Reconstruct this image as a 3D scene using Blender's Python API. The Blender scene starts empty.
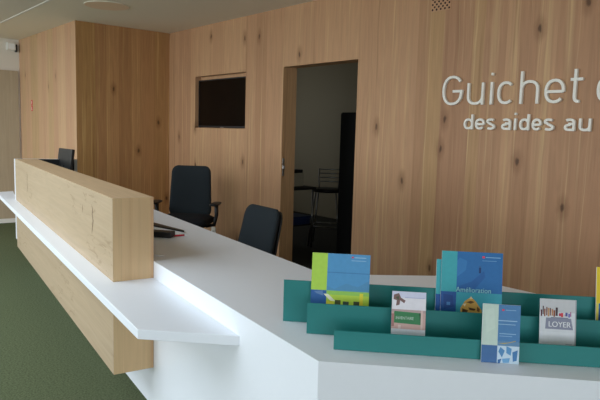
import bpy, bmesh, math, random
from mathutils import Vector, Matrix
random.seed(7)
C = bpy.context.scene.collection
PI = math.pi

# ------------------------------------------------------------------ materials
def lin(c):
    return tuple(((v/255)/12.92 if v/255 <= .04045 else ((v/255+.055)/1.055)**2.4) for v in c)

def plain(name, rgb, rough=.5, metal=0.0, noise=0.0, nscale=40, spec=.5, bump=0.0):
    m = bpy.data.materials.new(name); m.use_nodes = True
    nt = m.node_tree; b = nt.nodes['Principled BSDF']
    col = (*lin(rgb), 1)
    b.inputs['Roughness'].default_value = rough
    b.inputs['Metallic'].default_value = metal
    b.inputs['Specular IOR Level'].default_value = spec
    tc = nt.nodes.new('ShaderNodeTexCoord')
    n = nt.nodes.new('ShaderNodeTexNoise'); n.inputs['Scale'].default_value = nscale; n.inputs['Detail'].default_value = 4
    nt.links.new(tc.outputs['Object'], n.inputs['Vector'])
    mx = nt.nodes.new('ShaderNodeMix'); mx.data_type = 'RGBA'; mx.blend_type = 'MULTIPLY'
    mx.inputs[0].default_value = 1.0
    mx.inputs[6].default_value = col
    mr = nt.nodes.new('ShaderNodeMapRange')
    mr.inputs[3].default_value = 1-noise; mr.inputs[4].default_value = 1+noise
    nt.links.new(n.outputs['Fac'], mr.inputs[0])
    nt.links.new(mr.outputs[0], mx.inputs[7])
    nt.links.new(mx.outputs[2], b.inputs['Base Color'])
    if bump:
        bp = nt.nodes.new('ShaderNodeBump'); bp.inputs['Strength'].default_value = bump; bp.inputs['Distance'].default_value = .004
        nt.links.new(n.outputs['Fac'], bp.inputs['Height']); nt.links.new(bp.outputs[0], b.inputs['Normal'])
    return m

def wood(name, across, along, tones, density=5.5, attr=False, contrast=1.0, knots=1.0, cracks=0.0, rough=.55, seam=.35, pale=.5, offset=0.0, seamw=.002):
    """vertical or horizontal oak boards; across / along are axis vectors in object space"""
    m = bpy.data.materials.new(name); m.use_nodes = True
    nt = m.node_tree; N = nt.nodes.new; L = nt.links.new
    b = nt.nodes['Principled BSDF']; b.inputs['Roughness'].default_value = rough; b.inputs['Specular IOR Level'].default_value = .3
    def math_(op, a, c=None, d=None):
        n = N('ShaderNodeMath'); n.operation = op
        for i, v in enumerate((a, c, d)):
            if v is None: continue
            if isinstance(v, (int, float)): n.inputs[i].default_value = v
            else: L(v, n.inputs[i])
        return n.outputs[0]
    def comb(x, y, z):
        n = N('ShaderNodeCombineXYZ')
        for i, v in enumerate((x, y, z)):
            if isinstance(v, (int, float)): n.inputs[i].default_value = v
            else: L(v, n.inputs[i])
        return n.outputs[0]
    def noise(vec, scale, detail=3, rough_=.55, dist=0.0):
        n = N('ShaderNodeTexNoise'); n.inputs['Scale'].default_value = scale; n.inputs['Detail'].default_value = detail
        n.inputs['Roughness'].default_value = rough_; n.inputs['Distortion'].default_value = dist
        L(vec, n.inputs['Vector']); return n.outputs['Fac']
    def mix(f, A, B, bt='MIX'):
        n = N('ShaderNodeMix'); n.data_type = 'RGBA'; n.blend_type = bt
        for i, v in ((0, f), (6, A), (7, B)):
            if isinstance(v, (int, float)): n.inputs[i].default_value = v
            elif isinstance(v, tuple): n.inputs[i].default_value = (*v, 1) if len(v) == 3 else v
            else: L(v, n.inputs[i])
        return n.outputs[2]
    def ramp(f, lo, hi):
        n = N('ShaderNodeMapRange'); n.interpolation_type = 'SMOOTHSTEP'
        L(f, n.inputs[0]); n.inputs[1].default_value = lo; n.inputs[2].default_value = hi
        return n.outputs[0]
    tc = N('ShaderNodeTexCoord')
    def dot(v):
        n = N('ShaderNodeVectorMath'); n.operation = 'DOT_PRODUCT'; L(tc.outputs['Object'], n.inputs[0]); n.inputs[1].default_value = v
        return n.outputs['Value']
    a = math_('ADD', dot(across), offset); bl = dot(along)
    if attr:
        at = N('ShaderNodeAttribute'); at.attribute_name = 'plank'
        sp = N('ShaderNodeSeparateColor'); L(at.outputs['Color'], sp.inputs[0])
        r1, r2, dist = sp.outputs[0], sp.outputs[1], None
    else:
        v = N('ShaderNodeTexVoronoi'); v.voronoi_dimensions = '1D'; v.inputs['Scale'].default_value = density; L(a, v.inputs['W'])
        sp = N('ShaderNodeSeparateColor'); L(v.outputs['Color'], sp.inputs[0])
        r1, r2 = sp.outputs[0], sp.outputs[1]
        v2 = N('ShaderNodeTexVoronoi'); v2.voronoi_dimensions = '1D'; v2.feature = 'DISTANCE_TO_EDGE'; v2.inputs['Scale'].default_value = density; L(a, v2.inputs['W'])
        dist = v2.outputs['Distance']
    shift = math_('MULTIPLY', r2, 37.0)
    # slow wander of the fibres
    wander = noise(comb(math_('MULTIPLY', a, 3.0), math_('MULTIPLY', bl, 1.1), shift), 1.0, 2)
    aw = math_('ADD', a, math_('MULTIPLY', math_('SUBTRACT', wander, .5), .055))
    fine = noise(comb(math_('MULTIPLY', aw, 90.0), math_('MULTIPLY', bl, 1.6), shift), 1.0, 4, .6)
    streak = noise(comb(math_('MULTIPLY', aw, 17.0), math_('MULTIPLY', bl, .38), shift), 1.0, 4, .6)
    broad = noise(comb(math_('MULTIPLY', aw, 7.0), math_('MULTIPLY', bl, .6), shift), 1.0, 3)
    rings = math_('PINGPONG', math_('MULTIPLY', broad, 9.0), .5)
    c = mix(r1, tones[0], tones[1])
    c = mix(ramp(r2, .45, .95), c, tones[2])
    # pale sapwood streaks
    c = mix(math_('MULTIPLY', ramp(streak, .58, .72), pale*.8), c, tones[3])
    thin = noise(comb(math_('MULTIPLY', aw, 48.0), math_('MULTIPLY', bl, .45), shift), 1.0, 2, .5)
    c = mix(math_('MULTIPLY', ramp(thin, .585, .68), pale*.85), c, tones[3])
    # darker heart streaks
    c = mix(math_('MULTIPLY', ramp(streak, .42, .28), .42*contrast), c, tones[4])
    g = math_('ADD', math_('MULTIPLY', math_('SUBTRACT', fine, .5), .34*contrast), 1.0)
    g = math_('ADD', g, math_('MULTIPLY', math_('SUBTRACT', rings, .25), .22*contrast))
    gc = N('ShaderNodeCombineColor'); [L(g, gc.inputs[i]) for i in range(3)]
    c = mix(1.0, c, gc.outputs[0], 'MULTIPLY')
    if knots:
        vk = N('ShaderNodeTexVoronoi'); vk.voronoi_dimensions = '2D'; vk.inputs['Scale'].default_value = 1.0
        wob = noise(comb(math_('MULTIPLY', a, 30.0), math_('MULTIPLY', bl, 14.0), 3.3), 1.0, 2)
        L(comb(math_('ADD', math_('MULTIPLY', a, 3.1), math_('MULTIPLY', wob, .10)), math_('MULTIPLY', bl, 1.5), 5.5), vk.inputs['Vector'])
        ks = N('ShaderNodeSeparateColor'); L(vk.outputs['Color'], ks.inputs[0])
        core = math_('MULTIPLY', ramp(vk.outputs['Distance'], .055, .018), math_('GREATER_THAN', ks.outputs[0], .62))
        halo = math_('MULTIPLY', ramp(vk.outputs['Distance'], .17, .04), math_('GREATER_THAN', ks.outputs[0], .62))
        c = mix(math_('MULTIPLY', halo, .45*knots), c, tones[4])
        c = mix(math_('MULTIPLY', core, .75*knots), c, lin((70, 44, 28)))
    if cracks:
        vk = N('ShaderNodeTexVoronoi'); vk.voronoi_dimensions = '3D'; vk.inputs['Scale'].default_value = 1.0
        wob = noise(comb(math_('MULTIPLY', a, 9.0), math_('MULTIPLY', bl, 9.0), 1.7), 1.0, 3)
        L(comb(math_('MULTIPLY', a, 2.4), math_('ADD', math_('MULTIPLY', bl, 2.2), math_('MULTIPLY', wob, .5)), 2.5), vk.inputs['Vector'])
        # smudgy figure
        fig = noise(comb(math_('MULTIPLY', a, 24.0), math_('MULTIPLY', bl, 5.0), 9.1), 1.0, 5, .65, 1.2)
        reg = noise(comb(math_('MULTIPLY', a, 3.0), math_('MULTIPLY', bl, 1.6), 4.4), 1.0, 1)
        c = mix(math_('MULTIPLY', math_('MULTIPLY', ramp(fig, .54, .66), ramp(reg, .46, .60)), .38*cracks), c, lin((120, 92, 58)))
    if dist is not None and seam:
        c = mix(math_('MULTIPLY', ramp(dist, seamw*density, 0.0), seam), c, lin((84, 58, 38)))
    L(c, b.inputs['Base Color'])
    bp = N('ShaderNodeBump'); bp.inputs['Strength'].default_value = .12; bp.inputs['Distance'].default_value = .002
    L(fine, bp.inputs['Height']); L(bp.outputs[0], b.inputs['Normal'])
    return m

OAK = [lin((198, 160, 124)), lin((190, 148, 116)), lin((186, 152, 112)), lin((214, 182, 142)), lin((142, 102, 70))]
PALE = [lin((178, 157, 130)), lin((172, 151, 124)), lin((176, 153, 120)), lin((186, 168, 142)), lin((148, 122, 92))]
WALLOAK = [lin((190, 148, 111)), lin((174, 131, 98)), lin((180, 142, 100)), lin((212, 180, 132)), lin((122, 82, 52))]
X_, Y_, Z_ = (1, 0, 0), (0, 1, 0), (0, 0, 1)
M = {}
M['oak_wall'] = wood('oak_wall', X_, Z_, WALLOAK, attr=True, contrast=.8)
M['oak_front'] = wood('oak_box_front', X_, Z_, OAK, density=7, contrast=.7, knots=.6)
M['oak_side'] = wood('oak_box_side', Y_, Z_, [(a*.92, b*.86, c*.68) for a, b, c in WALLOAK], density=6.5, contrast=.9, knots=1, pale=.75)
M['oak_jamb'] = wood('oak_jamb', Y_, Z_, [lin((196, 154, 112))]*3+[lin((206, 166, 122)), lin((150, 108, 72))], density=2, knots=0, seam=0)
M['oak_board'] = wood('oak_counter_long', Z_, X_, PALE, density=1.2, contrast=.55, knots=0, cracks=1.0, seam=0, pale=.3)
M['oak_top'] = wood('oak_counter_top', Y_, X_, [lin((202, 172, 136))]*3+[lin((208, 182, 148)), lin((174, 142, 104))], density=3, contrast=.6, knots=0, seam=0, pale=.3)
M['oak_end'] = wood('oak_counter_end', Y_, Z_, [lin((202, 172, 130)), lin((196, 152, 118)), lin((200, 160, 124)), lin((210, 182, 142)), lin((166, 126, 88))], density=9, contrast=.6, knots=0, seam=.15, pale=.4)
M['greige'] = wood('greige_door', Y_, Z_, [lin((176, 160, 136))]*3+[lin((186, 170, 146)), lin((146, 130, 108))], density=4, contrast=.5, knots=0, seam=.2, rough=.3)
M['white'] = plain('white_solid_surface', (236, 240, 247), .38, noise=.01)
M['ceil'] = plain('ceiling_paint', (236, 229, 214), .9, noise=.02)
M['ceil2'] = plain('ceiling_acoustic', (222, 216, 206), .95, noise=.05, nscale=120)
M['wallpaint'] = plain('white_wall_paint', (222, 216, 206), .85, noise=.02)
M['trimwhite'] = plain('white_trim', (226, 224, 218), .6, noise=.01)
M['officepaint'] = plain('office_wall_paint', (208, 198, 172), .9, noise=.02)
M['black'] = plain('black_plastic', (20, 20, 22), .45, noise=.1)
M['blackmatte'] = plain('black_matte', (9, 9, 10), .8, noise=.1)
M['screen'] = plain('dark_glass_screen', (4, 4, 5), .12, noise=.05, spec=.2)
M['fabric'] = plain('charcoal_chair_fabric', (43, 49, 53), .95, noise=.25, nscale=420, spec=.2, bump=.15)
M['fabricdark'] = plain('black_chair_fabric', (32, 34, 39), .95, noise=.25, nscale=420, spec=.2, bump=.15)
M['chrome'] = plain('brushed_steel', (190, 190, 190), .3, 1.0, noise=.05)
M['green'] = plain('petrol_green_lacquer', (26, 122, 120), .5, noise=.03)
M['paper'] = plain('white_paper', (236, 238, 240), .6, noise=.02)
M['red'] = plain('red_lacquer', (208, 30, 54), .4, noise=.05)
M['grey_edge'] = plain('light_grey_edge', (176, 176, 172), .5, noise=.02)
M['disc'] = plain('ceiling_disc_beige', (240, 214, 188), .8, noise=.03)
M['letter'] = plain('letter_white', (238, 234, 224), .5, noise=.01)
M['hole'] = plain('vent_hole_dark', (44, 18, 16), .8, noise=.1)
M['blue'] = plain('blue_plastic', (36, 60, 110), .6, noise=.1)
M['officefloor'] = plain('office_floor_dark', (58, 60, 56), .9, noise=.3, nscale=160)
M['mesh_shelf'] = plain('dark_shelf', (40, 38, 36), .6, noise=.1)

def carpet():
    m = bpy.data.materials.new('green_carpet'); m.use_nodes = True; nt = m.node_tree
    b = nt.nodes['Principled BSDF']; b.inputs['Roughness'].default_value = 1; b.inputs['Specular IOR Level'].default_value = .1
    tc = nt.nodes.new('ShaderNodeTexCoord')
    n1 = nt.nodes.new('ShaderNodeTexNoise'); n1.inputs['Scale'].default_value = 95; n1.inputs['Detail'].default_value = 5; n1.inputs['Roughness'].default_value = .75
    n2 = nt.nodes.new('ShaderNodeTexNoise'); n2.inputs['Scale'].default_value = 3
    n3 = nt.nodes.new('ShaderNodeTexNoise'); n3.inputs['Scale'].default_value = 330
    r = nt.nodes.new('ShaderNodeValToRGB'); e = r.color_ramp.elements
    e[0].position = .3; e[0].color = (*lin((44, 53, 36)), 1); e[1].position = .72; e[1].color = (*lin((116, 123, 92)), 1)
    for n in (n1, n2, n3): nt.links.new(tc.outputs['Object'], n.inputs['Vector'])
    nt.links.new(n1.outputs['Fac'], r.inputs[0])
    mx = nt.nodes.new('ShaderNodeMix'); mx.data_type = 'RGBA'; mx.inputs[0].default_value = .16
    mx.inputs[7].default_value = (*lin((84, 96, 66)), 1)
    nt.links.new(r.outputs[0], mx.inputs[6]); nt.links.new(mx.outputs[2], b.inputs['Base Color'])
    bp = nt.nodes.new('ShaderNodeBump'); bp.inputs['Strength'].default_value = .6; bp.inputs['Distance'].default_value = .006
    nt.links.new(n3.outputs['Fac'], bp.inputs['Height']); nt.links.new(bp.outputs[0], b.inputs['Normal'])
    return m
M['carpet'] = carpet()

# ------------------------------------------------------------------ mesh helpers
def box(bm, x0, x1, y0, y1, z0, z1, mi=0):
    vs = [bm.verts.new((x, y, z)) for x in (x0, x1) for y in (y0, y1) for z in (z0, z1)]
    for f in ((0, 1, 3, 2), (4, 6, 7, 5), (0, 4, 5, 1), (2, 3, 7, 6), (0, 2, 6, 4), (1, 5, 7, 3)):
        bm.faces.new([vs[i] for i in f]).material_index = mi
    return vs

def prism(bm, poly, z0, z1, mi=0):
    lo = [bm.verts.new((p[0], p[1], z0)) for p in poly]; hi = [bm.verts.new((p[0], p[1], z1)) for p in poly]
    n = len(poly)
    for i in range(n):
        bm.faces.new((lo[i], lo[(i+1) % n], hi[(i+1) % n], hi[i])).material_index = mi
    bm.faces.new(hi).material_index = mi; bm.faces.new(lo[::-1]).material_index = mi

def frame(d):
    d = d.normalized(); u = d.orthogonal().normalized(); return u, d.cross(u)

def tube(bm, pts, r, seg=10, cap=True):
    pts = [Vector(p) for p in pts]; rs = r if isinstance(r, (list, tuple)) else [r]*len(pts)
    rings = []; u = None
    for i, p in enumerate(pts):
        d = (pts[min(i+1, len(pts)-1)] - pts[max(i-1, 0)]).normalized()
        if u is None: u = d.orthogonal().normalized()
        u = (u - d*u.dot(d)).normalized(); v = d.cross(u)
        rings.append([bm.verts.new(p + (u*math.cos(t)+v*math.sin(t))*rs[i]) for t in [2*PI*k/seg for k in range(seg)]])
    for a, b in zip(rings, rings[1:]):
        for k in range(seg): bm.faces.new((a[k], a[(k+1) % seg], b[(k+1) % seg], b[k])).smooth = True
    if cap: bm.faces.new(rings[0][::-1]); bm.faces.new(rings[-1])

def obj(name, bm, mat, parent=None, bevel=0, bseg=2, loc=None):
    bmesh.ops.recalc_face_normals(bm, faces=bm.faces[:])
    me = bpy.data.meshes.new(name); bm.to_mesh(me); bm.free()
    for m_ in (mat if isinstance(mat, (list, tuple)) else [mat]): me.materials.append(m_)
    o = bpy.data.objects.new(name, me); C.objects.link(o)
    if parent: o.parent = parent
    if loc: o.location = loc
    if bevel:
        md = o.modifiers.new('bevel', 'BEVEL'); md.width = bevel; md.segments = bseg; md.limit_method = 'ANGLE'
    return o

def bxo(name, dims, mat, parent=None, bevel=0):
    bm = bmesh.new(); box(bm, *dims); return obj(name, bm, mat, parent, bevel)

def tag(o, label, cat, group=None):
    o['label'] = label; o['category'] = cat
    if group: o['group'] = group
    return o

def thing(name, label, cat, loc=(0, 0, 0), rotz=0, group=None):
    o = bpy.data.objects.new(name, None); C.objects.link(o); o.empty_display_size = .1
    o.location = loc; o.rotation_euler = (0, 0, rotz)
    return tag(o, label, cat, group)

def struct(name, bm, mat):
    o = obj(name, bm, mat); o['kind'] = 'structure'; return o

def sbox(name, dims, mat):
    bm = bmesh.new(); box(bm, *dims); return struct(name, bm, mat)

def dup(root, loc, rotz, label, group=None):
    r = root.copy(); C.objects.link(r); r.location = loc; r.rotation_euler = (0, 0, rotz); r['label'] = label
    if group: r['group'] = group
    for ch in list(root.children):
        c = ch.copy(); C.objects.link(c); c.parent = r
        for g in ch.children:
            d = g.copy(); C.objects.link(d); d.parent = c
    return r

def panel_wall(bm, us, zs, holes, put, attr=None):
    """front face of a wall cut into cells, leaving rectangular holes; put(u,z)->Vector"""
    lay = bm.loops.layers.color.new('plank') if attr else None
    cache = {}
    def V(u, z):
        k = (round(u, 5), round(z, 5))
        if k not in cache: cache[k] = bm.verts.new(put(u, z))
        return cache[k]
    for i in range(len(us)-1):
        for j in range(len(zs)-1):
            cu, cz = (us[i]+us[i+1])/2, (zs[j]+zs[j+1])/2
            if any(h[0] < cu < h[1] and h[2] < cz < h[3] for h in holes): continue
            f = bm.faces.new((V(us[i], zs[j]), V(us[i+1], zs[j]), V(us[i+1], zs[j+1]), V(us[i], zs[j+1])))
            if attr:
                col = attr(cu)
                for lp in f.loops: lp[lay] = col

# ------------------------------------------------------------------ setting
HC = 2.53; YW = 3.56; XL = -9.0; XB = -6.805; YB = 2.414; YF = -7.5; XR = 4.5
sbox('floor', (XL-.3, XR+.3, YF-.3, YW, -.1, 0), M['carpet'])
sbox('ceiling', (XL, XR, 1.885, YW+.2, HC, HC+.12), M['ceil'])
RX0, RX1, RY0, RY1 = -8.6, -2.2, -3.0, .2       # unseen roof opening, invented to light the desk from above
bm = bmesh.new()
box(bm, XL, XR, RY1, 1.86, HC+.004, HC+.12); box(bm, XL, XR, YF, RY0, HC+.004, HC+.12); box(bm, XL, RX0, RY0, RY1, HC+.004, HC+.12); box(bm, RX1, XR, RY0, RY1, HC+.004, HC+.12)
struct('ceiling_acoustic', bm, M['ceil2'])
bm = bmesh.new()
for k in range(7):
    x = RX0+(RX1-RX0-.05)*k/6; box(bm, x, x+.05, RY0, RY1, HC+.12, HC+.2)
struct('window_8', bm, M['trimwhite'])  # bars of the invented rooflight
ld = bpy.data.lights.new('added_roof_fill', 'AREA'); ld.shape = 'RECTANGLE'; ld.size = RX1-RX0; ld.size_y = RY1-RY0; ld.energy = 188; ld.color = (.80, .91, 1)  # added fill lamp in the invented roof opening
lo = bpy.data.objects.new('added_roof_fill', ld); C.objects.link(lo); lo.location = ((RX0+RX1)/2, (RY0+RY1)/2, HC+.11)
sbox('trim_1', (XL, XR, 1.86, 1.885, HC-.002, HC+.12), M['trimwhite'])

# back wall of oak boards with the screen recess and the doorway
DX0, DX1, DZ = -4.532, -3.545, 1.983
TX0, TX1, TZ0, TZ1 = -6.174, -5.154, 1.394, 1.975
planks = [-6.805, -6.56, -6.28, -6.02, -5.80, -5.60, -5.42, -5.16, -4.98, -4.80, -4.53, -4.26, -3.96, -3.68, -3.51, -3.39, -3.165, -3.10, -2.93,
          -2.83, -2.70, -2.455, -2.365, -2.20, -2.115, -1.98, -1.86, -1.66, -1.45, -1.2, -.95, -.7, -.45, -.1, .2, .45, .7, 1.0, 1.3, 1.6, 1.9, 2.3, 2.7, 3.1, 3.6, 4.0, 4.5]
tint = {}
rng = random.Random(11)
for i in range(len(planks)-1): tint[i] = (rng.random(), rng.random()*.8, 0, 1)
for k, v in {13: (.2, .3), 14: (.6, .2), 19: (0, .95), 20: (1, .1), 21: (.1, .9), 22: (.9, .15), 23: (0, .75), 24: (.9, .2), 25: (.5, .7)}.items(): tint[k] = (*v, 0, 1)
def plank_col(x):
    for i in range(len(planks)-1):
        if planks[i] <= x < planks[i+1]: return tint[i]
    return (0.5, .5, 0, 1)
us = sorted(set([round(v, 4) for v in planks+[DX0, DX1, TX0, TX1]]))
bm = bmesh.new()
panel_wall(bm, us, [0, TZ0, TZ1, DZ, HC], [(DX0, DX1, -1, DZ), (TX0, TX1, TZ0, TZ1)], lambda u, z: Vector((u, YW, z)), plank_col)
struct('wall_back', bm, M['oak_wall'])
TD = .075                                     # recess of the wall screen: five inner faces
bm = bmesh.new()
lay = bm.loops.layers.color.new('plank')
box(bm, TX0-.02, TX0, YW+.0005, YW+TD, TZ0-.02, TZ1+.02); box(bm, TX1, TX1+.02, YW+.0005, YW+TD, TZ0-.02, TZ1+.02)
box(bm, TX0, TX1, YW+.0005, YW+TD, TZ1, TZ1+.02); box(bm, TX0, TX1, YW+.0005, YW+TD, TZ0-.02, TZ0)
box(bm, TX0-.02, TX1+.02, YW+TD, YW+TD+.02, TZ0-.02, TZ1+.02)
for f in bm.faces:
    for lp in f.loops: lp[lay] = (.4, .3, 0, 1)
struct('trim_2', bm, M['oak_wall'])
# doorway lining (left jamb, right jamb, head)
JD = .165
bm = bmesh.new()
box(bm, DX0-.03, DX0, YW+.0005, YW+JD, 0, DZ+.03); box(bm, DX1, DX1+.03, YW+.0005, YW+JD, 0, DZ+.03); box(bm, DX0, DX1, YW+.0005, YW+JD, DZ, DZ+.03)
jl = struct('trim_3', bm, M['oak_jamb'])
bm = bmesh.new(); box(bm, DX0, DX0+.004, YW+.012, YW+.036, .95, 1.12); box(bm, DX0+.004, DX0+.02, YW+.016, YW+.03, 1.02, 1.05)
obj('lock_plate', bm, M['chrome'], jl, .0015)

# oak-clad block in the left rear corner: front face and side face
bm = bmesh.new()
panel_wall(bm, [XL, XB], [0, HC], [], lambda u, z: Vector((u, YB, z)))
struct('wall_block_front', bm, M['oak_front'])
bm = bmesh.new()
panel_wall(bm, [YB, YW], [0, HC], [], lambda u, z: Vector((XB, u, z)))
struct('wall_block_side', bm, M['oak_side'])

# left wall, greige door, baseboard
sbox('wall_left', (XL-.2, XL, YF, YB, 0, HC), M['wallpaint'])
d1 = sbox('door_1', (XL, XL+.03, .55, 2.385, .06, 2.105), M['greige'])
bm = bmesh.new(); tube(bm, [(XL+.03, .75, 1.05), (XL+.08, .75, 1.05), (XL+.08, .88, 1.05)], .01); obj('door_handle', bm, M['chrome'], d1)
sbox('baseboard_left', (XL, XL+.034, YF, YB, 0, .06), M['trimwhite'])
RW = (-6.5, .6)  # opening for an unseen side window, added to brighten the room
bm = bmesh.new()
panel_wall(bm, [YF, RW[0], RW[1], YW], [0, .25, 2.42, HC], [(RW[0], RW[1], .25, 2.42)], lambda u, z: Vector((XR, u, z)))
struct('wall_right', bm, M['wallpaint'])
bm = bmesh.new()
for y in (RW[0], (RW[0]+RW[1])/2-.03, RW[1]-.06): box(bm, XR, XR+.06, y, y+.06, .25, 2.42)
for z in (.25, 2.36): box(bm, XR+.001, XR+.055, RW[0]+.06, RW[1]-.06, z, z+.06)
struct('window_7', bm, M['trimwhite'])
ld = bpy.data.lights.new('added_side_fill', 'AREA'); ld.shape = 'RECTANGLE'; ld.size = RW[1]-RW[0]-.12; ld.size_y = 2.05; ld.energy = 150; ld.color = (.84, .93, 1)  # added fill lamp standing in the made-up side window
lo = bpy.data.objects.new('added_side_fill', ld); C.objects.link(lo); lo.location = (XR-.01, sum(RW)/2, 1.335); lo.rotation_euler = (0, PI/2, 0)
lo.rotation_euler = Matrix(((0, 0, 1), (1, 0, 0), (0, 1, 0))).to_euler()
# front wall (behind the viewer) is a long window band
bm = bmesh.new()
win = [(-8.8, -6.9), (-6.7, -4.8), (-4.6, -2.7)]
uu = sorted([XL, XR]+[v for w in win for v in w])
ZW0, ZW1 = .25, 2.42
panel_wall(bm, uu, [0, ZW0, ZW1, HC], [(w[0], w[1], ZW0, ZW1) for w in win], lambda u, z: Vector((u, YF, z)))
struct('wall_front', bm, M['wallpaint'])
for i, w in enumerate(win):
    bm = bmesh.new()
    for dims in ((w[0], w[0]+.06, ZW0, ZW1), (w[1]-.06, w[1], ZW0, ZW1), (w[0]+.06, w[1]-.06, ZW0, ZW0+.06), (w[0]+.06, w[1]-.06, ZW1-.06, ZW1)):
        box(bm, dims[0], dims[1], YF-.06, YF, dims[2], dims[3])
    struct('window_%d' % (i+1), bm, M['trimwhite'])

# dim office beyond the doorway
OY0, OY1, OX0, OX1 = YW+JD, 6.6, -8.6, -2.6
sbox('floor_office', (OX0, OX1, YW, OY1, -.1, 0), M['officefloor'])
sbox('ceiling_office', (OX0, OX1, OY0, OY1, HC, HC+.1), M['ceil'])
sbox('wall_office_back', (OX0, OX1, OY1, OY1+.1, 0, HC), M['officepaint'])
sbox('wall_office_left', (OX0-.1, OX0, OY0, OY1, 0, HC), M['officepaint'])
sbox('wall_office_right', (OX1, OX1+.1, OY0, OY1, 0, HC), M['officepaint'])
bm = bmesh.new()
box(bm, OX0, DX0-.03, OY0-.03, OY0, 0, HC); box(bm, DX1+.03, OX1, OY0-.03, OY0, 0, HC); box(bm, DX0-.03, DX1+.03, OY0-.03, OY0, DZ+.03, HC)
struct('wall_office_front', bm, M['officepaint'])

# ------------------------------------------------------------------ reception desk
TH = .1383; P0 = (-1.1954, 1.0882); HD = .74
desk = thing('reception_desk', 'long white angled reception counter with pale oak privacy box along its front', 'reception desk', (P0[0], P0[1], 0), -TH)
ct, st = math.cos(TH), math.sin(TH)
def w2d(x, y):
    dx, dy = x-P0[0], y-P0[1]
    return (dx*ct-dy*st, dx*st+dy*ct)
def D(u, v): return (-u, v)
PHI = .7563
r_end = 1.55
A1 = w2d(P0[0]+r_end*math.cos(PHI), P0[1]+r_end*math.sin(PHI))
A2 = w2d(P0[0]+r_end*math.cos(PHI), 2.345)
A3 = w2d(-1.585, 2.298); A4 = w2d(-1.957, 1.797)
UE = 4.86
poly = [D(0, 0), A1, A2, A3, A4, D(UE-.1, .597), D(UE, 0)]
T = .03
bm = bmesh.new(); prism(bm, poly, HD-T, HD)
obj('worktop', bm, M['white'], desk)
def slab(bm, a, b, off, z0, z1):
    a, b = Vector(a), Vector(b); d = (b-a).normalized(); n = Vector((-d.y, d.x))*off
    prism(bm, [a, b, b+n, a+n], z0, z1)
bm = bmesh.new(); slab(bm, D(UE, 0), D(0, 0), .025, 0, HD-T); obj('front_panel', bm, M['white'], desk)
bm = bmesh.new(); a0 = Vector(D(0, 0)); a1 = Vector(A1); dd = (a1-a0).normalized()
slab(bm, a0, a1, .025, 0, HD-T); obj('front_panel', bm, M['white'], desk)
bm = bmesh.new(); slab(bm, A2, A3, .025, 0, HD-T); obj('rear_panel', bm, M['white'], desk)
bm = bmesh.new(); slab(bm, A3, A4, .025, 0, HD-T); obj('rear_panel', bm, M['white'], desk)
for u in (2.75, 4.6):
    bm = bmesh.new(); box(bm, -u-.02, -u+.02, .025, .56, 0, HD-T); obj('leg_panel', bm, M['white'], desk, .001, 1)
# ledge for visitors, its right end cut at the angle of the front block
ZS, SS = .6585, .0358
bm = bmesh.new(); prism(bm, [D(.4947, 0), D(UE, 0), D(UE+.03, -.185), D(5.75, -.125), D(5.68, -.292), D(.723, -.292)], ZS-SS, ZS)
obj('ledge', bm, M['white'], desk, .0015, 1)
# oak boxes
VB = -.194; UN = 1.427
def wbox(name, u0, u1f, u1b, z0, z1):
    bm = bmesh.new()
    lo = [(-u0, VB), (-u0, -.0005), (-u1b, -.0005), (-u1f, VB)]
    prism(bm, lo, z0, z1)
    bm.faces.ensure_lookup_table()
    for f in bm.faces:
        f.normal_update(); n = f.normal
        f.material_index = 1 if abs(n.z) > .9 else (2 if abs(n.x) > .9 else 0)
    return obj(name, bm, [M['oak_board'], M['oak_top'], M['oak_end']], desk, .001, 1)
ub = wbox('upper_oak_box', UN, 4.898, 4.866, ZS, 1.05)
ub['label'] = 'pale oak privacy box on the white ledge'
lb = wbox('lower_oak_box', UN, 4.898, 4.866, .209, ZS-SS)
lb['label'] = 'pale oak plinth box hung below the white ledge'
# drying cracks in the oak face
def crack(bm, pts, w):
    for (p, q), (wa, wb) in zip(zip(pts, pts[1:]), zip(w, w[1:])):
        vs = [bm.verts.new((p[0]-wa, VB-.0006, p[1])), bm.verts.new((p[0]+wa, VB-.0006, p[1])), bm.verts.new((q[0]+wb, VB-.0006, q[1])), bm.verts.new((q[0]-wb, VB-.0006, q[1]))]
        bm.faces.new(vs)
M['crack'] = plain('oak_crack', (92, 62, 36), .8, noise=.2)
bm = bmesh.new(); crack(bm, [(-1.835, .975), (-1.812, .955), (-1.822, .925), (-1.803, .895), (-1.822, .85), (-1.835, .82)], [.001, .005, .005, .006, .005, .001])
obj('oak_crack', bm, M['crack'], ub)
bm = bmesh.new(); crack(bm, [(-2.05, .95), (-2.042, .93), (-2.047, .905)], [.001, .005, .001])
obj('oak_crack', bm, M['crack'], ub)
bm = bmesh.new(); crack(bm, [(-4.14, .98), (-4.125, .94), (-4.14, .89), (-4.12, .85), (-4.17, .79)], [.002, .007, .004, .007, .001])
obj('oak_crack', bm, M['crack'], ub)
# white end panel with a black inner lining
def endline(v, off=0): return (-(4.872-.185*v)-off, v)
bm = bmesh.new(); prism(bm, [endline(-.199, .002), endline(.345, .002), endline(.345, .032), endline(-.199, .032)], .28, 1.05)
ep = obj('end_panel', bm, M['white'], desk)
bm = bmesh.new(); prism(bm, [endline(.002, -.02), endline(.318, -.02), endline(.318, .002), endline(.002, .002)], HD, 1.049)
ln = obj('panel_lining', bm, M['blackmatte'], ep); ln['label'] = 'matte black inner lining'
bm = bmesh.new(); prism(bm, [endline(.318, -.02), endline(.345, -.02), endline(.345, .002), endline(.318, .002)], HD, 1.049)
obj('panel_edge', bm, M['grey_edge'], ep)

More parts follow.
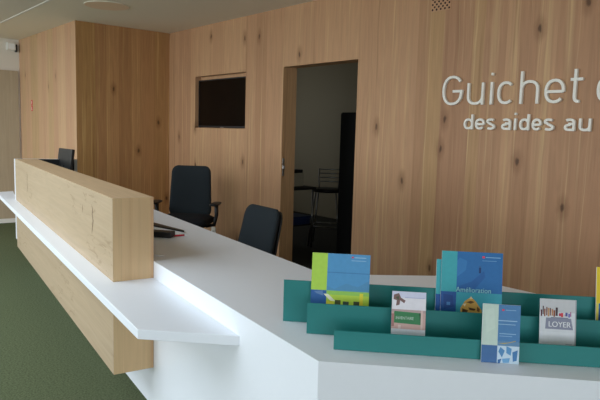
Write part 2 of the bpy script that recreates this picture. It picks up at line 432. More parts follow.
# ------------------------------------------------------------------ brochure display
OD = (-1.534, 1.228, HD)
disp = thing('brochure_display', 'petrol green three-tier brochure rack on the white counter', 'brochure rack', OD, PHI)
LEN = 1.28; PT = .004
for e0, y0, h in ((0, 0, .143), (.092, -.110, .100), (.186, -.2347, .058)):
    bm = bmesh.new(); box(bm, e0, LEN, y0, y0+PT, 0, h); obj('tier_panel', bm, M['green'], disp, .0008, 1)
bm = bmesh.new(); box(bm, .20, LEN, -.2307, -.110, 0, .003); box(bm, .20, LEN, -.106, 0, 0, .003); obj('base_plate', bm, M['green'], disp)

mcache = {}
def pm(rgb, rough=.5):
    if rgb not in mcache: mcache[rgb] = plain('print_%02x%02x%02x' % rgb, rgb, rough, noise=.08, nscale=70, spec=.3)
    return mcache[rgb]
def txt(name, body, size, x, z, mat, parent, depth=-.0022, align='LEFT', sx=1.0):
    cu = bpy.data.curves.new(name, 'FONT'); cu.body = body; cu.size = size; cu.align_x = align; cu.extrude = .0002
    t = bpy.data.objects.new(name, cu); C.objects.link(t)
    dg = bpy.context.evaluated_depsgraph_get(); dg.update()
    me = bpy.data.meshes.new_from_object(t.evaluated_get(dg)); bpy.data.objects.remove(t); bpy.data.curves.remove(cu)
    me.materials.clear(); me.materials.append(mat); me.name = name
    o = bpy.data.objects.new(name, me); C.objects.link(o); o.parent = parent
    o.rotation_euler = (PI/2, 0, 0); o.location = (x, depth, z); o.scale = (sx, 1, 1)
    return o
def brochure(name, label, w, h, x, y, z, lean, yaw, patches, vis, base=(230, 232, 235), thick=.004, group='brochures in the green rack', cat='brochure'):
    """origin bottom-left-front; cover faces local -Y; patches are flat printed fields (x0,x1,z0,z1,rgb) or polygons"""
    r = bpy.data.objects.new(name, None)
    bm = bmesh.new(); box(bm, 0, w, 0, thick, 0, h)
    cols = [base]
    for k, p in enumerate(patches):
        rgb = p[-1]
        if rgb not in cols: cols.append(rgb)
        d = -.0002*(1+k*.12)
        if len(p) == 5: pts = [(p[0], p[2]), (p[1], p[2]), (p[1], p[3]), (p[0], p[3])]
        else: pts = p[0]
        f = bm.faces.new([bm.verts.new((a*w, d, (vis+(1-vis)*b)*h if b > 0 else 0)) for a, b in pts]); f.material_index = cols.index(rgb)
    bpy.data.objects.remove(r)
    o = obj(name, bm, [pm(c) for c in cols])
    tag(o, label, cat, group)
    mat = Matrix.Translation(OD) @ Matrix.Rotation(PHI, 4, 'Z') @ Matrix.Translation((x, y, z)) @ Matrix.Rotation(yaw, 4, 'Z') @ Matrix.Rotation(-lean, 4, 'X')
    o.matrix_world = mat
    return o
WH = (240, 242, 244)
# blue and lime brochure
LIME = (178, 216, 84); BLU = (84, 152, 202)
P = [(0, .27, .27, 1, LIME), (.27, 1, .27, 1, BLU), (0, .27, 0, .27, (48, 98, 162)), (.27, 1, 0, .27, (186, 214, 74)),
     (.27, 1, .19, .27, (150, 200, 92)),
     ([(.05, .24), (.2, .26), (.22, .16), (.1, .2)], (96, 130, 178)), ([(.22, .2), (.3, .2), (.44, .06), (.34, .07)], (236, 236, 206)),
     (.74, .84, 0, .08, (76, 86, 58)), (.42, .52, 0, .09, (80, 88, 52)), (.56, .66, 0, .07, (64, 84, 70)), (.84, .9, 0, .24, (226, 214, 60)), (.27, .4, 0, .06, (222, 214, 70)),
     (.27, 1, .62, .635, (66, 124, 178)), ([(.27, .36), (.4, .3), (.6, .42), (.8, .36), (1, .5), (1, .27), (.27, .27)], (84, 146, 190)),
     (.68, .715, .925, .955, (222, 64, 92)), (.73, .93, .93, .943, (176, 206, 228)), (.68, .93, .87, .88, (160, 196, 224))]
b1 = brochure('brochure', 'large blue and lime green brochure at the left of the green rack', .191, .238, .094, -.040, .006, .17, 0, P, .30)
for o_ in (b1,): pass
# green sign leaflet
PK = (206, 168, 160); GR = (58, 128, 82)
P = [(0, 1, .60, 1, (232, 228, 236)), (0, 1, .86, 1, (212, 214, 236)), (0, 1, .17, .60, PK), (0, 1, 0, .17, (226, 228, 236)),
     (0, 1, .54, .60, (186, 160, 160)), ([(.08, .56), (.80, .54), (.86, .28), (.04, .30)], GR), ([(.80, .54), (.86, .54), (.9, .28), (.86, .28)], (40, 92, 62)), (0, .08, .22, .5, (170, 120, 116)),
     (.86, .92, .17, .6, (216, 190, 184)), (.2, .28, .17, .26, (220, 196, 190)),
     ([(.05, .92), (.2, .96), (.26, .86), (.4, .80), (.36, .74), (.24, .80), (.22, .70), (.12, .68), (.14, .8), (.04, .82)], (128, 98, 96)),
     ([(.1, .86), (.2, .9), (.2, .8)], (84, 88, 66)), (.38, .96, .86, .875, (176, 178, 214))]
b2 = brochure('leaflet', 'small white leaflet with a green sign picture and palm tree on its cover', .102, .158, .355, -.165, .006, .20, 0, P, .14, cat='leaflet', group='leaflets in the green rack')
for k in range(9):
    pass
# turquoise Amelioration brochures (front one and two behind it)
TQ = (62, 168, 178); B2 = (36, 108, 172)
P = [(0, .255, .34, 1, TQ), (.255, 1, .34, 1, B2), (0, .255, 0, .34, (30, 86, 156)), (.255, 1, 0, .34, (60, 164, 184)),
     ([(.255, .42), (.5, .52), (.7, .7), (.72, .6), (.6, .45), (.5, .34), (.255, .34)], (30, 94, 160)),
     ([(.255, .58), (.4, .7), (.42, .85), (.3, .9), (.255, .85)], (50, 122, 184)), (.615, .65, .66, .75, (22, 58, 112)), (.615, .65, .75, .78, (50, 100, 150)),
     ([(.04, .3), (.2, .28), (.22, .1), (.06, .05)], (26, 72, 140)), (.1, .16, .12, .17, (70, 130, 190)),
     ([(.34, 0), (.33, .08), (.40, .2), (.50, .27), (.58, .2), (.68, .06), (.68, 0)], (214, 168, 84)),
     ([(.36, .08), (.46, .05), (.44, .02), (.36, .02)], (90, 58, 30)), ([(.42, .18), (.5, .16), (.56, .19), (.5, .21)], (110, 72, 36)),
     ([(.46, .10), (.58, .08), (.56, .05), (.48, .06)], (96, 62, 32)), ([(.60, .12), (.65, .08), (.64, .03), (.6, .05)], (120, 80, 40)), ([(.47, .24), (.53, .24), (.5, .28)], (230, 214, 170)), ([(.37, .15), (.42, .16), (.40, .11)], (238, 224, 190)),
     (.665, .705, .905, .94, (222, 60, 92)), (.72, .96, .915, .928, (130, 176, 214)), (.665, .9, .86, .869, (110, 160, 206))]
# thin copies showing behind: built first so the front one is in front
tqb = [(0, 1, 0, 1, B2), (0, .255, .34, 1, TQ), (0, .255, 0, .34, (30, 86, 156))]
brochure('brochure', 'turquoise brochure copy peeking out at the left behind the large turquoise and blue one', .19, .236, .499, -.0345, .006, .17, 0, tqb, .28)
b3 = brochure('brochure', 'large turquoise and blue brochure with a golden dome picture in the middle of the rack', .191, .266, .514, -.043, .006, .17, 0, P, .26)
txt('title', 'Amélioration', .0225, .047, .137, pm((150, 214, 214)), b3, -.0018, sx=.92)
# blue and pale leaflet standing in front
P = [(0, .42, .30, 1, (196, 214, 204)), (.42, 1, .38, 1, (76, 128, 180)), (0, .42, 0, .30, (66, 108, 160)), (.42, 1, 0, .30, (196, 216, 232)), (.42, 1, .30, .38, (98, 140, 178)),
     ([(.06, .9), (.3, .94), (.34, .6), (.12, .5)], (204, 220, 210)), ([(.42, .34), (.7, .36), (.9, .40), (.9, .385), (.6, .33)], (170, 160, 110)),
     ([(.5, .28), (.62, .22), (.55, .1), (.45, .2)], (84, 140, 190)), ([(.66, .3), (.8, .26), (.78, .14), (.66, .18)], (92, 150, 200)), ([(.82, .2), (.96, .24), (.94, .06), (.84, .04)], (70, 124, 178)),
     ([(.55, .08), (.76, .1), (.74, .02), (.58, .01)], (110, 164, 208)), ([(.44, .06), (.54, .08), (.5, 0), (.44, 0)], (60, 110, 166)),
     (.51, .57, .895, .925, (222, 66, 100)), (.60, .88, .905, .916, (140, 180, 214)), (.42, .92, .72, .735, (160, 196, 224)), (.42, .88, .66, .672, (150, 188, 218)), (.46, .9, .50, .512, (150, 190, 220)), (.46, .8, .46, .47, (140, 180, 214))]
brochure('leaflet', 'pale green and blue leaflet standing in front of the lowest green tier', .104, .166, .607, -.2545, .0008, .125, 0, P, 0.0, cat='leaflet', group='leaflets in the green rack')
# LOYER leaflet
P = [(0, 1, .72, 1, (206, 206, 210)), (0, 1, .0, .72, (226, 228, 234)), (.0, 1, .0, .3, (232, 234, 240)), ([(.17, .60), (.86, .60), (.92, .36), (.15, .36)], (146, 148, 170)), (.30, .78, .60, .615, (120, 122, 140))]
for k, (a, b, z0, z1, c) in enumerate([(.02, .06, .58, .72, (90, 40, 60)), (.07, .10, .62, .8, (70, 40, 44)), (.11, .15, .58, .74, (150, 90, 70)), (.17, .20, .6, .78, (120, 60, 50)), (.21, .26, .58, .76, (196, 150, 110)),
                                   (.27, .3, .6, .76, (110, 60, 48)), (.32, .36, .6, .74, (190, 130, 80)), (.37, .42, .58, .72, (150, 84, 60)), (.43, .49, .6, .78, (70, 50, 60)), (.52, .58, .6, .66, (200, 60, 90)), (.58, .64, .58, .67, (220, 70, 80)),
                                   (.66, .7, .6, .64, (220, 190, 190)), (.7, .76, .6, .68, (90, 90, 160)), (.78, .83, .58, .66, (120, 120, 190)), (.83, .86, .6, .7, (180, 110, 150))]):
    P.append((a, b, z0+.045, z1+.045, c))
P += [(.965, 1, 0, 1, (178, 178, 186)), (.72, .9, .045, .058, (170, 174, 190))]
b5 = brochure('leaflet', 'white leaflet titled LOYER with a row of small coloured shapes above the word', .103, .160, .791, -.160, .006, .17, .0, P, .14, cat='leaflet', group='leaflets in the green rack')
lt = txt('title', 'LOYER', .0225, .0555, .079, pm((244, 244, 248)), b5, -.0018, align='CENTER', sx=.95)
lt2 = txt('title', 'LOYER', .0225, .0560, .079, pm((244, 244, 248)), b5, -.0017, align='CENTER', sx=.95)
# yellow brochure at the frame edge
YE = (236, 204, 40)
P = [(0, 1, .32, 1, YE), (.04, 1, .0, .22, (24, 78, 140)), (.04, 1, .22, .32, (40, 110, 170)), (0, .04, 0, .32, (222, 206, 90))]
brochure('brochure', 'yellow brochure with a blue band at the right end of the rack', .191, .238, .992, -.040, .006, .17, 0, P, .30)
# lettering on the green sign picture
txt('sign_lettering', 'INVENTAIRE', .0125, .0125, .074, pm((196, 220, 204)), b2, -.0018, sx=.78)

# ------------------------------------------------------------------ things on the worktop
def flat(name, label, cat, poly, z0, z1, mat, group=None, bevel=0):
    cx = sum(p[0] for p in poly)/len(poly); cy = sum(p[1] for p in poly)/len(poly)
    bm = bmesh.new(); prism(bm, [(p[0]-cx, p[1]-cy) for p in poly], z0, z1)
    o = obj(name, bm, mat, None, bevel); o.location = (cx, cy, 0)
    return tag(o, label, cat, group)
def dpt(u, v):
    return (P0[0]-u*ct+v*st, P0[1]+u*st+v*ct)
flat('paper_sheet', 'sheet of white paper lying beside the dark folder behind the oak box', 'paper', [(-3.62, 1.72), (-3.285, 1.79), (-3.245, 1.775), (-3.34, 1.63), (-3.60, 1.58)], HD+.0005, HD+.002, M['paper'])
flat('document_folder', 'thin dark folder lying at the back of the worktop', 'folder', [(-3.85, 1.79), (-3.275, 1.818), (-3.244, 1.80), (-3.54, 1.742), (-3.85, 1.70)], HD+.0025, HD+.010, M['black'], None, .002)
flat('pen_case', 'black box-shaped case on the worktop next to the red pencil', 'case', [(-3.40, 1.40), (-3.105, 1.635), (-3.15, 1.69), (-3.45, 1.455)], HD+.0025, HD+.036, M['black'], None, .005)
pc = Vector((-3.155, 1.672, HD+.0055)); pe = Vector((-3.143, 1.745, HD+.0055))
rp = thing('pencil', 'red pencil sticking out beyond the black case', 'pencil', (pc.x, pc.y, pc.z), math.atan2(pe.y-pc.y, pe.x-pc.x))
Lp = (pe-pc).length
bm = bmesh.new(); tube(bm, [(0, 0, 0), (Lp, 0, 0)], .0052, 8); obj('barrel', bm, M['red'], rp)
bm = bmesh.new(); tube(bm, [(Lp, 0, 0), (Lp+.02, 0, 0)], [.005, .0008], 8); obj('tip', bm, M['paper'], rp)
flat('card', 'small white card on the worktop beside the end of the oak box', 'card', [(-2.80, 1.335), (-2.695, 1.36), (-2.70, 1.385), (-2.81, 1.37)], HD+.0005, HD+.003, M['paper'])

# computer monitor seen from behind over the oak box
mx, my = dpt(4.69, .20)
mon = thing('computer_monitor', 'small black computer monitor on the far end of the counter seen from behind', 'monitor', (mx, my, HD), 0)
def rounded_slab(w, h, t, r, n=5):
    bm = bmesh.new(); pts = []
    for cx, cz, a0 in ((w/2-r, h/2-r, 0), (-w/2+r, h/2-r, 90), (-w/2+r, -h/2+r, 180), (w/2-r, -h/2+r, 270)):
        for k in range(n+1):
            a = math.radians(a0+90*k/n); pts.append((cx+r*math.cos(a), cz+r*math.sin(a)))
    f = [bm.verts.new((p[0], 0, p[1])) for p in pts]; g = [bm.verts.new((p[0], t, p[1])) for p in pts]
    bm.faces.new(f); bm.faces.new(g[::-1])
    for i in range(len(f)): bm.faces.new((f[i], g[i], g[(i+1) % len(f)], f[(i+1) % len(f)])).smooth = False
    return bm
bm = rounded_slab(.37, .31, .028, .012); hous = obj('housing', bm, M['black'], mon, .004); hous.location = (0, 0, .265); hous.rotation_euler = (math.radians(-7), 0, 0)
bm = rounded_slab(.346, .286, .002, .004); sc_ = obj('screen', bm, M['screen'], mon); sc_.location = (0, .0285, .265); sc_.rotation_euler = (math.radians(-7), 0, 0)
bm = bmesh.new(); tube(bm, [(0, .0, .012), (0, -.015, .12), (0, .004, .26)], [.018, .016, .02], 10); obj('stand', bm, M['black'], mon)
bm = bmesh.new(); tube(bm, [(0, .02, 0), (0, .02, .012)], [.1, .095], 24); obj('base', bm, M['black'], mon)

# ------------------------------------------------------------------ wall screen, signs, fittings
tv = thing('television', 'black flat television set into a recess in the oak wall', 'television', ((TX0+TX1)/2+.004, YW+TD, (TZ0+TZ1)/2-.008))
tw, th_ = (TX1-TX0)-.012, (TZ1-TZ0)-.045
bm = rounded_slab(tw, th_, .035, .006); h_ = obj('housing', bm, M['black'], tv); h_.location = (0, -.036, -.01)
bm = rounded_slab(tw-.03, th_-.034, .001, .002); s_ = obj('screen', bm, M['screen'], tv); s_.location = (0, -.0372, -.006)
bm = bmesh.new(); box(bm, -.035, .035, -.0375, -.036, -th_/2-.008, -th_/2-.001); obj('maker_plate', bm, M['chrome'], tv)

def arc(cx, cy, rx, ry, a0, a1, n=18, pw=2.3):
    out = []
    for k in range(n+1):
        a = math.radians(a0+(a1-a0)*k/n); c, s = math.cos(a), math.sin(a)
        out.append((cx+rx*math.copysign(abs(c)**(2/pw), c), cy+ry*math.copysign(abs(s)**(2/pw), s)))
    return out
def glyph(ch, w, X, A, s):
    """strokes of one letter, centre-line coordinates; w width, X x-height, A ascender, s stroke width"""
    h = s/2; W = w-h
    m = w/2; rx = m-h; ry = X/2-h; yc = X/2
    if ch == 'G': return [arc(m, A/2, rx, A/2-h, 38, 330)+[(W, A*.47), (w*.52, A*.47)]]
    if ch == 'u': return [[(h, X)]+[(h, X*.4)]+arc(m, X*.4, rx, X*.4-h, 180, 360)[1:]+[(W, X*.4)], [(W, X), (W, 0)]]
    if ch == 'i': return [[(m, X), (m, 0)], [(m-.001, X*1.30), (m+.001, X*1.30+s*.9)]]
    if ch == 'c': return [arc(m, yc, rx, ry, 48, 312)]
    if ch == 'h': return [[(h, A), (h, 0)], [(h, X*.58)]+arc(m, X*.58, rx, X*.42-h, 180, 0)[1:]+[(W, 0)]]
    if ch == 'e': return [arc(m, yc, rx, ry, -4, 318), [(h*1.6, X*.48), (W-h*.4, X*.48)]]
    if ch == 't': return [[(w*.36, A*.97), (w*.36, X*.3)]+arc(w*.36+w*.3, X*.26, w*.3, X*.26-h, 180, 285)[1:], [(0, X-h), (w*.92, X-h)]]
    if ch == 'd': return [[(W, A), (W, 0)], arc(m, yc, rx, ry, 0, 360, 26)]
    if ch == 's': return [arc(m, X*.74, rx*.95, X*.26-h, 40, 200, 12)+arc(m, X*.27, rx, X*.27-h, 100, -60, 1)[:0]+[(m, X*.51)]+arc(m, X*.27, rx, X*.27-h, 60, -140, 14)]
    if ch == 'a': return [arc(m, X*.70, rx, X*.30-h, 140, 0)+[(W, 0)], [(W, X*.57), (m, X*.57)]+arc(m, X*.29, rx, X*.29-h, 90, 270)+[(W, X*.1)]]
def ribbon(bm, pts, s, d0, d1):
    n = len(pts); P2 = [Vector(p) for p in pts]
    P2 = [p for i, p in enumerate(P2) if i == 0 or (p-P2[i-1]).length > 1e-5]; n = len(P2)
    L_, R_ = [], []
    for i, p in enumerate(P2):
        d1_ = (p-P2[i-1]).normalized() if i else (P2[1]-P2[0]).normalized()
        d2_ = (P2[i+1]-p).normalized() if i < n-1 else d1_
        t = (d1_+d2_); t = t.normalized() if t.length > 1e-4 else d1_
        nn = Vector((-t.y, t.x)); k = 1/max(.62, nn.dot(Vector((-d2_.y, d2_.x))))
        L_.append(p+nn*s/2*k); R_.append(p-nn*s/2*k)
    def V(p, y): return bm.verts.new((p.x, y, p.y))
    a = [V(p, d0) for p in L_]; b = [V(p, d0) for p in R_]; c = [V(p, d1) for p in L_]; e = [V(p, d1) for p in R_]
    for i in range(n-1):
        bm.faces.new((a[i], b[i], b[i+1], a[i+1])); bm.faces.new((c[i], c[i+1], e[i+1], e[i]))
        bm.faces.new((a[i], a[i+1], c[i+1], c[i])); bm.faces.new((b[i], e[i], e[i+1], b[i+1]))
    bm.faces.new((a[0], c[0], e[0], b[0])); bm.faces.new((a[-1], b[-1], e[-1], c[-1]))
def lettering(name, label, zb, letters, X, A, s):
    x0 = letters[0][1]
    t = thing(name, label, 'wall sign', (x0, YW, zb))
    for ch, xa, xb in letters:
        bm = bmesh.new()
        for n_, st_ in enumerate(glyph(ch, xb-xa, X, A, s)): ribbon(bm, st_, s-.0003*n_, -.020+.0007*n_, -.001-.0002*n_)
        o = obj('letter_'+ch if 0 else 'letter', bm, M['letter'], t); o.location = (xa-x0, 0, 0)
    return t
SIGN1 = [('G', -2.673, -2.504), ('u', -2.466, -2.337), ('i', -2.302, -2.254), ('c', -2.234, -2.112), ('h', -2.073, -1.946), ('e', -1.908, -1.781), ('t', -1.749, -1.67), ('c', -1.592, -1.475)]
SIGN2 = [('d', -2.48, -2.406), ('e', -2.389, -2.315), ('s', -2.303, -2.237), ('a', -2.19, -2.122), ('i', -2.107, -2.077), ('d', -2.063, -1.994), ('e', -1.977, -1.912), ('s', -1.899, -1.832), ('a', -1.769, -1.703), ('u', -1.68, -1.609)]
lettering('wall_sign', 'large white raised lettering reading Guichet on the oak wall', 1.5925, SIGN1, .147, .204, .0175)
lettering('wall_sign', 'smaller white raised lettering reading des aides au below the large word', 1.4263, SIGN2, .0745, .101, .0148)

# perforated grille
vg = thing('vent_grille', 'square of dark drilled holes high on the oak wall above the lettering', 'vent', (-2.737, YW, 2.345))
bm = bmesh.new(); box(bm, -.085, .085, -.004, -.0005, -.085, .085)
lay = bm.loops.layers.color.new('plank')
for f in bm.faces:
    for lp in f.loops: lp[lay] = (.5, .2, 0, 1)
pl_ = obj('plate', bm, M['oak_wall'], vg)
bm = bmesh.new()
for i in range(9):
    for j in range(9):
        if (i+j) % 2: continue
        cx, cz = -.072+i*.018, -.072+j*.018
        tube(bm, [(cx, -.0003, cz), (cx, -.0046, cz)], .0078, 10)
obj('drilled_holes', bm, M['hole'], vg)

for k, (z, lab) in enumerate(((1.665, 'upper of two tiny red pictogram labels on the oak-clad corner block'), (1.59, 'lower of two tiny red pictogram labels on the oak-clad corner block'))):
    t = thing('pictogram_label', lab, 'label', (-8.457, YB, z), 0, 'red pictogram labels on the oak block')
    bm = bmesh.new(); box(bm, -.03, .03, -.002, .001, -.034, .034); obj('backing', bm, pm((206, 40, 52)), t)
    bm = bmesh.new()
    box(bm, -.013, -.002, -.0028, -.002, -.022, .022); box(bm, -.002, .015, -.0028, -.002, .005, .012) if k == 0 else box(bm, -.002, .012, -.0028, -.002, -.020, -.012)
    obj('symbol', bm, pm((240, 226, 220)), t)

ws = thing('wall_socket', 'small white wall socket low on the oak wall behind the left chair', 'socket', (-5.735, YW-.0005, .225))
bm = rounded_slab(.085, .12, .008, .008); o = obj('cover_plate', bm, M['trimwhite'], ws); o.location = (0, -.008, 0)
bm = bmesh.new(); tube(bm, [(0, -.0082, 0), (0, -.0095, 0)], .022, 16); obj('outlet', bm, M['grey_edge'], ws)

cd = thing('ceiling_loudspeaker', 'round beige flush disc in the ceiling above the oak block', 'ceiling disc', (-5.748, 2.345, HC))
bm = bmesh.new(); tube(bm, [(0, 0, 0), (0, 0, -.006)], [.208, .205], 48); obj('grille', bm, M['disc'], cd)
bm = bmesh.new()
ri, ro = .206, .211
ring = []
for k in range(48):
    a = 2*PI*k/48; ring.append([bm.verts.new((r*math.cos(a), r*math.sin(a), z)) for r, z in ((ri, 0), (ri, -.006), (ro, -.004), (ro, 0))])
for k in range(48):
    p, q = ring[k], ring[(k+1) % 48]
    for i in range(4): bm.faces.new((p[i], q[i], q[(i+1) % 4], p[(i+1) % 4]))
obj('rim', bm, M['ceil'], cd)

el = thing('emergency_light', 'small white box fixed high on the left wall next to the oak block', 'emergency light', (XL, 2.34, 2.43))
bm = bmesh.new(); box(bm, -.004, .05, -.085, .02, -.05, .05); obj('housing', bm, M['trimwhite'], el, .004)
bm = bmesh.new(); box(bm, .05, .053, -.07, .005, -.035, .035); obj('lens', bm, M['paper'], el)
bm = bmesh.new(); box(bm, 0, .055, .02, .04, -.07, .03); o = obj('side_cap', bm, M['black'], el); o['label'] = 'black side cap'

# ------------------------------------------------------------------ office chairs
def cushion(w, h, t, r, bend, taper=0, nx=14, nz=16):
    """padded rounded panel in the XZ plane, thickness along Y, bent around Z"""
    bm = bmesh.new(); front = []; 
    def pt(i, j):
        s, q = -1+2*i/nx, -1+2*j/nz
        k = r/ (min(w, h)/2)
        # pull the corners of the square in to a rounded rectangle
        x, z = s*w/2, q*h/2
        ax, az = abs(x)-(w/2-r), abs(z)-(h/2-r)
        if ax > 0 and az > 0:
            m_ = max(ax, az); d_ = math.hypot(ax, az); f_ = m_/d_
            x = math.copysign((w/2-r)+ax*f_, x); z = math.copysign((h/2-r)+az*f_, z)
        x *= 1-taper*(q+1)/2
        edge = max(abs(s), abs(q))
        return x, z, edge
    A_, B_ = {}, {}
    for i in range(nx+1):
        for j in range(nz+1):
            x, z, e = pt(i, j); puff = (1-e**4)
            yb = bend*(x/(w/2))**2
            A_[i, j] = bm.verts.new((x, -t*.5*(.35+.65*puff)-yb, z)); B_[i, j] = bm.verts.new((x, t*.5*(.35+.65*puff)-yb, z))
    for i in range(nx):
        for j in range(nz):
            for f in (bm.faces.new((A_[i, j], A_[i+1, j], A_[i+1, j+1], A_[i, j+1])), bm.faces.new((B_[i, j], B_[i, j+1], B_[i+1, j+1], B_[i+1, j]))): f.smooth = True
    loop = [(i, 0) for i in range(nx)]+[(nx, j) for j in range(nz)]+[(i, nz) for i in range(nx, 0, -1)]+[(0, j) for j in range(nz, 0, -1)]
    for p, q in zip(loop, loop[1:]+loop[:1]): bm.faces.new((A_[p], B_[p], B_[q], A_[q])).smooth = True
    return bm
def make_chair(label, loc, rotz, recline, top, drop=0):
    """faces local -Y"""
    t = thing('office_chair', label, 'chair', loc, rotz, 'office chairs behind the counter')
    bm = cushion(.52, .52, .12, .10, 0, 0); 
    bmesh.ops.rotate(bm, verts=bm.verts[:], cent=(0, 0, 0), matrix=Matrix.Rotation(PI/2, 3, 'X'))
    s = obj('seat', bm, M['fabricdark'], t); s.location = (0, -.02, .46-drop)
    h = top-.475
    bm = cushion(.445, h, .06, .07, .03, .10); bk = obj('backrest', bm, M['fabric'], t)
    bk.location = (0, .215+math.sin(recline)*h/2, .475-drop+math.cos(recline)*h/2); bk.rotation_euler = (-recline, 0, 0)
    bm = cushion(.43, h*.96, .03, .07, .03, .10); sh = obj('back_shell', bm, M['black'], bk); sh.location = (0, .035, 0)
    bm = bmesh.new(); tube(bm, [(0, .08, .40-drop), (0, .24, .40-drop), (0, .30, .48-drop), (0, .29+math.sin(recline)*.25, .70-drop)], .022, 8); obj('back_stem', bm, M['black'], t)
    for sx in (-1, 1):
        bm = bmesh.new(); tube(bm, [(sx*.20, .02, .405-drop), (sx*.285, .03, .42-drop), (sx*.305, .04, .52-drop), (sx*.305, .03, .625-drop)], [.018, .018, .02, .022], 8)
        a = obj('arm_support', bm, M['black'], t)
        bm = cushion(.085, .25, .035, .035, 0, 0, 6, 10)
        bmesh.ops.rotate(bm, verts=bm.verts[:], cent=(0, 0, 0), matrix=Matrix.Rotation(PI/2, 3, 'X'))
        p = obj('armrest', bm, M['black'], t); p.location = (sx*.305, -.01, .638-drop)
    bm = bmesh.new(); tube(bm, [(0, 0, .09), (0, 0, .22), (0, 0, .2201), (0, 0, .41-drop)], [.03, .03, .018, .018], 12); box(bm, -.1, .1, -.1, .12, .385-drop, .415-drop); obj('gas_column', bm, M['black'], t)
    bm = bmesh.new()
    for k in range(5):
        a = 2*PI*k/5+.3; tube(bm, [(0, 0, .105), (.28*math.cos(a), .28*math.sin(a), .075)], [.028, .018], 8)
    obj('star_base', bm, M['black'], t)
    for k in range(5):
        a = 2*PI*k/5+.3; c, s_2 = math.cos(a), math.sin(a); x, y = .28*c, .28*s_2
        bm = bmesh.new(); tube(bm, [(x-.022*s_2, y+.022*c, .03), (x+.022*s_2, y-.022*c, .03)], .03, 14); tube(bm, [(x, y, .03), (x, y, .08)], .008, 6); obj('caster', bm, M['black'], t)
    return t
ch1 = make_chair('charcoal office chair with armrests in the corner, below the television', (-5.305, 2.96, 0), math.radians(47), .10, 1.0)
ch2 = make_chair('charcoal office chair pushed up behind the counter in front of the doorway', (-3.115, 1.985, 0), math.radians(-6), .21, 1.0, .10)

# ------------------------------------------------------------------ beyond the doorway
stool = thing('bar_stool', 'chrome bar stool with black seat and barred back in the dim office', 'stool', (-5.40, 4.97, 0), math.radians(40))
bm = bmesh.new(); tube(bm, [(0, 0, .655), (0, 0, .667), (0, 0, .695), (0, 0, .70)], [.165, .178, .178, .16], 28); obj('seat', bm, M['black'], stool)
for sx in (-1, 1):
    for sy in (-1, 1):
        bm = bmesh.new()
        pts = [(sx*.19, sy*.19, 0), (sx*.125, sy*.125, .655)]
        tube(bm, pts, .011, 8); obj('leg', bm, M['chrome'], stool)
bm = bmesh.new()
k_ = .167
cs = [(-k_, -k_), (k_, -k_), (k_, k_), (-k_, k_)]
for a, b in zip(cs, cs[1:]+cs[:1]): tube(bm, [(a[0], a[1], .24), (b[0], b[1], .24)], .008, 8)
obj('foot_rail', bm, M['chrome'], stool)
bm = bmesh.new()
for sx in (-1, 1): tube(bm, [(sx*.115, .12, .65), (sx*.13, .155, .80), (sx*.13, .17, .93)], .009, 8)
for z in (.77, .82, .87, .92): tube(bm, [(-.13, .152+.02*(z-.77)/.15, z), (0, .185+.02*(z-.77)/.15, z), (.13, .152+.02*(z-.77)/.15, z)], .007, 8)
obj('back_frame', bm, M['chrome'], stool)

cab = thing('tall_cabinet', 'tall black cabinet just inside the office at the right of the doorway', 'cabinet', (-4.76, 4.56, 0))
bm = bmesh.new(); box(bm, 0, .9, 0, .42, .04, 1.60); obj('body', bm, M['blackmatte'], cab, .003)
bm = bmesh.new(); box(bm, .03, .87, .03, .4, 0, .04); obj('plinth', bm, M['blackmatte'], cab)
for x in (.005, .4525):
    bm = bmesh.new(); box(bm, x, x+.4425, -.018, -.0005, .05, 1.59); d_ = obj('door', bm, M['blackmatte'], cab, .002)
    bm = bmesh.new(); hx = x+.40 if x < .1 else x+.04; box(bm, hx-.006, hx+.006, -.035, -.018, .78, .92); obj('handle', bm, M['black'], d_)

st_ = thing('side_table', 'small dark-topped table with thin legs in the office behind the left jamb', 'table', (-5.60, 4.53, 0))
bm = bmesh.new(); box(bm, -.35, .27, -.25, .2, .70, .73); obj('tabletop', bm, M['mesh_shelf'], st_, .004)
for x in (-.32, .24):
    for y in (-.22, .17):
        bm = bmesh.new(); tube(bm, [(x, y, 0), (x, y, .70)], .012, 8); obj('leg', bm, M['chrome'], st_)
bm = bmesh.new(); box(bm, -.32, .24, -.22, .17, .27, .29); obj('lower_shelf', bm, M['mesh_shelf'], st_, .003)
pr_ = thing('desk_printer', 'low pale device with a dark lid on the small office table', 'printer', (-5.60, 4.49, .73), math.radians(10))
bm = bmesh.new(); box(bm, -.2, .15, -.14, .14, 0, .16); obj('body', bm, M['officepaint'], pr_, .01)
bm = bmesh.new(); box(bm, -.16, .11, -.2, -.14, .05, .065); obj('paper_tray', bm, M['officepaint'], pr_, .002)
bm = bmesh.new(); box(bm, -.19, .14, -.13, .13, .16, .20); obj('lid', bm, M['black'], pr_, .006)
bb = thing('storage_box', 'blue box on the lower shelf of the small office table', 'box', (-5.46, 4.50, .29))
bm = bmesh.new(); box(bm, -.14, .13, -.14, .14, 0, .075); obj('body', bm, M['blue'], bb, .008)
bm = bmesh.new(); box(bm, -.15, .14, -.15, .15, .075, .1); obj('lid', bm, M['blue'], bb, .006)

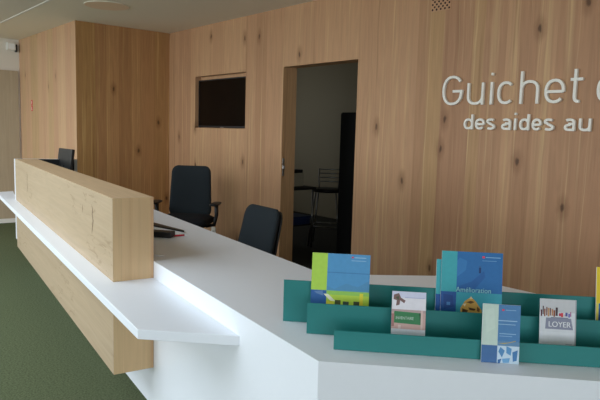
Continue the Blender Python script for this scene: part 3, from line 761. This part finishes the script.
ow = bmesh.new(); box(ow, OX0, OX0+.05, 4.4, 4.46, .9, 2.2); box(ow, OX0, OX0+.05, 6.04, 6.1, .9, 2.2); box(ow, OX0, OX0+.05, 4.46, 6.04, .9, .96); box(ow, OX0, OX0+.05, 4.46, 6.04, 2.14, 2.2)  # unseen office window frame, made up to go with the lamp below
struct('window_6', ow, M['trimwhite'])
ld = bpy.data.lights.new('added_office_fill', 'AREA'); ld.shape = 'RECTANGLE'; ld.size = 1.55; ld.size_y = 1.15; ld.energy = 2.6; ld.color = (.9, .95, 1)  # added fill lamp, lifts the dark office
lo = bpy.data.objects.new('added_office_fill', ld); C.objects.link(lo); lo.location = (OX0+.06, 5.25, 1.55); lo.rotation_euler = (0, -PI/2, 0)

# ------------------------------------------------------------------ daylight through the windows, camera
w = bpy.data.worlds.new('overcast'); bpy.context.scene.world = w; w.use_nodes = True
bg = w.node_tree.nodes['Background']; bg.inputs[0].default_value = (.86, .93, 1.0, 1); bg.inputs[1].default_value = 1.0
for a, b in win:
    ld = bpy.data.lights.new('window_daylight', 'AREA'); ld.shape = 'RECTANGLE'; ld.size = b-a-.12; ld.size_y = ZW1-ZW0-.12
    ld.energy = 84; ld.color = (.84, .93, 1.0)
    lo = bpy.data.objects.new('window_daylight', ld); C.objects.link(lo); lo.location = ((a+b)/2, YF+.02, (ZW0+ZW1)/2); lo.rotation_euler = (PI/2, 0, 0)

cam = bpy.data.cameras.new('camera'); co = bpy.data.objects.new('camera', cam); C.objects.link(co)
R = Vector((.6406071643, .7673725482, .0276013268)); U = Vector((-.104167082, .0512338583, .9932393018)); F = Vector((-.7607704516, .6391513624, -.1127557358))
mw = Matrix(((R.x, U.x, -F.x, 0), (R.y, U.y, -F.y, 0), (R.z, U.z, -F.z, 1.376), (0, 0, 0, 1)))
co.matrix_world = mw
cam.sensor_fit = 'HORIZONTAL'; cam.sensor_width = 36; cam.lens = 598.7*36/600; cam.clip_start = .05
S = bpy.context.scene; S.camera = co
S.view_settings.view_transform = 'Standard'; S.view_settings.look = 'None'; S.view_settings.gamma = 1; S.view_settings.use_curve_mapping = False
S.view_settings.exposure = 0.2
S.cycles.use_denoising = True
S.cycles.max_bounces = 10; S.cycles.diffuse_bounces = 6
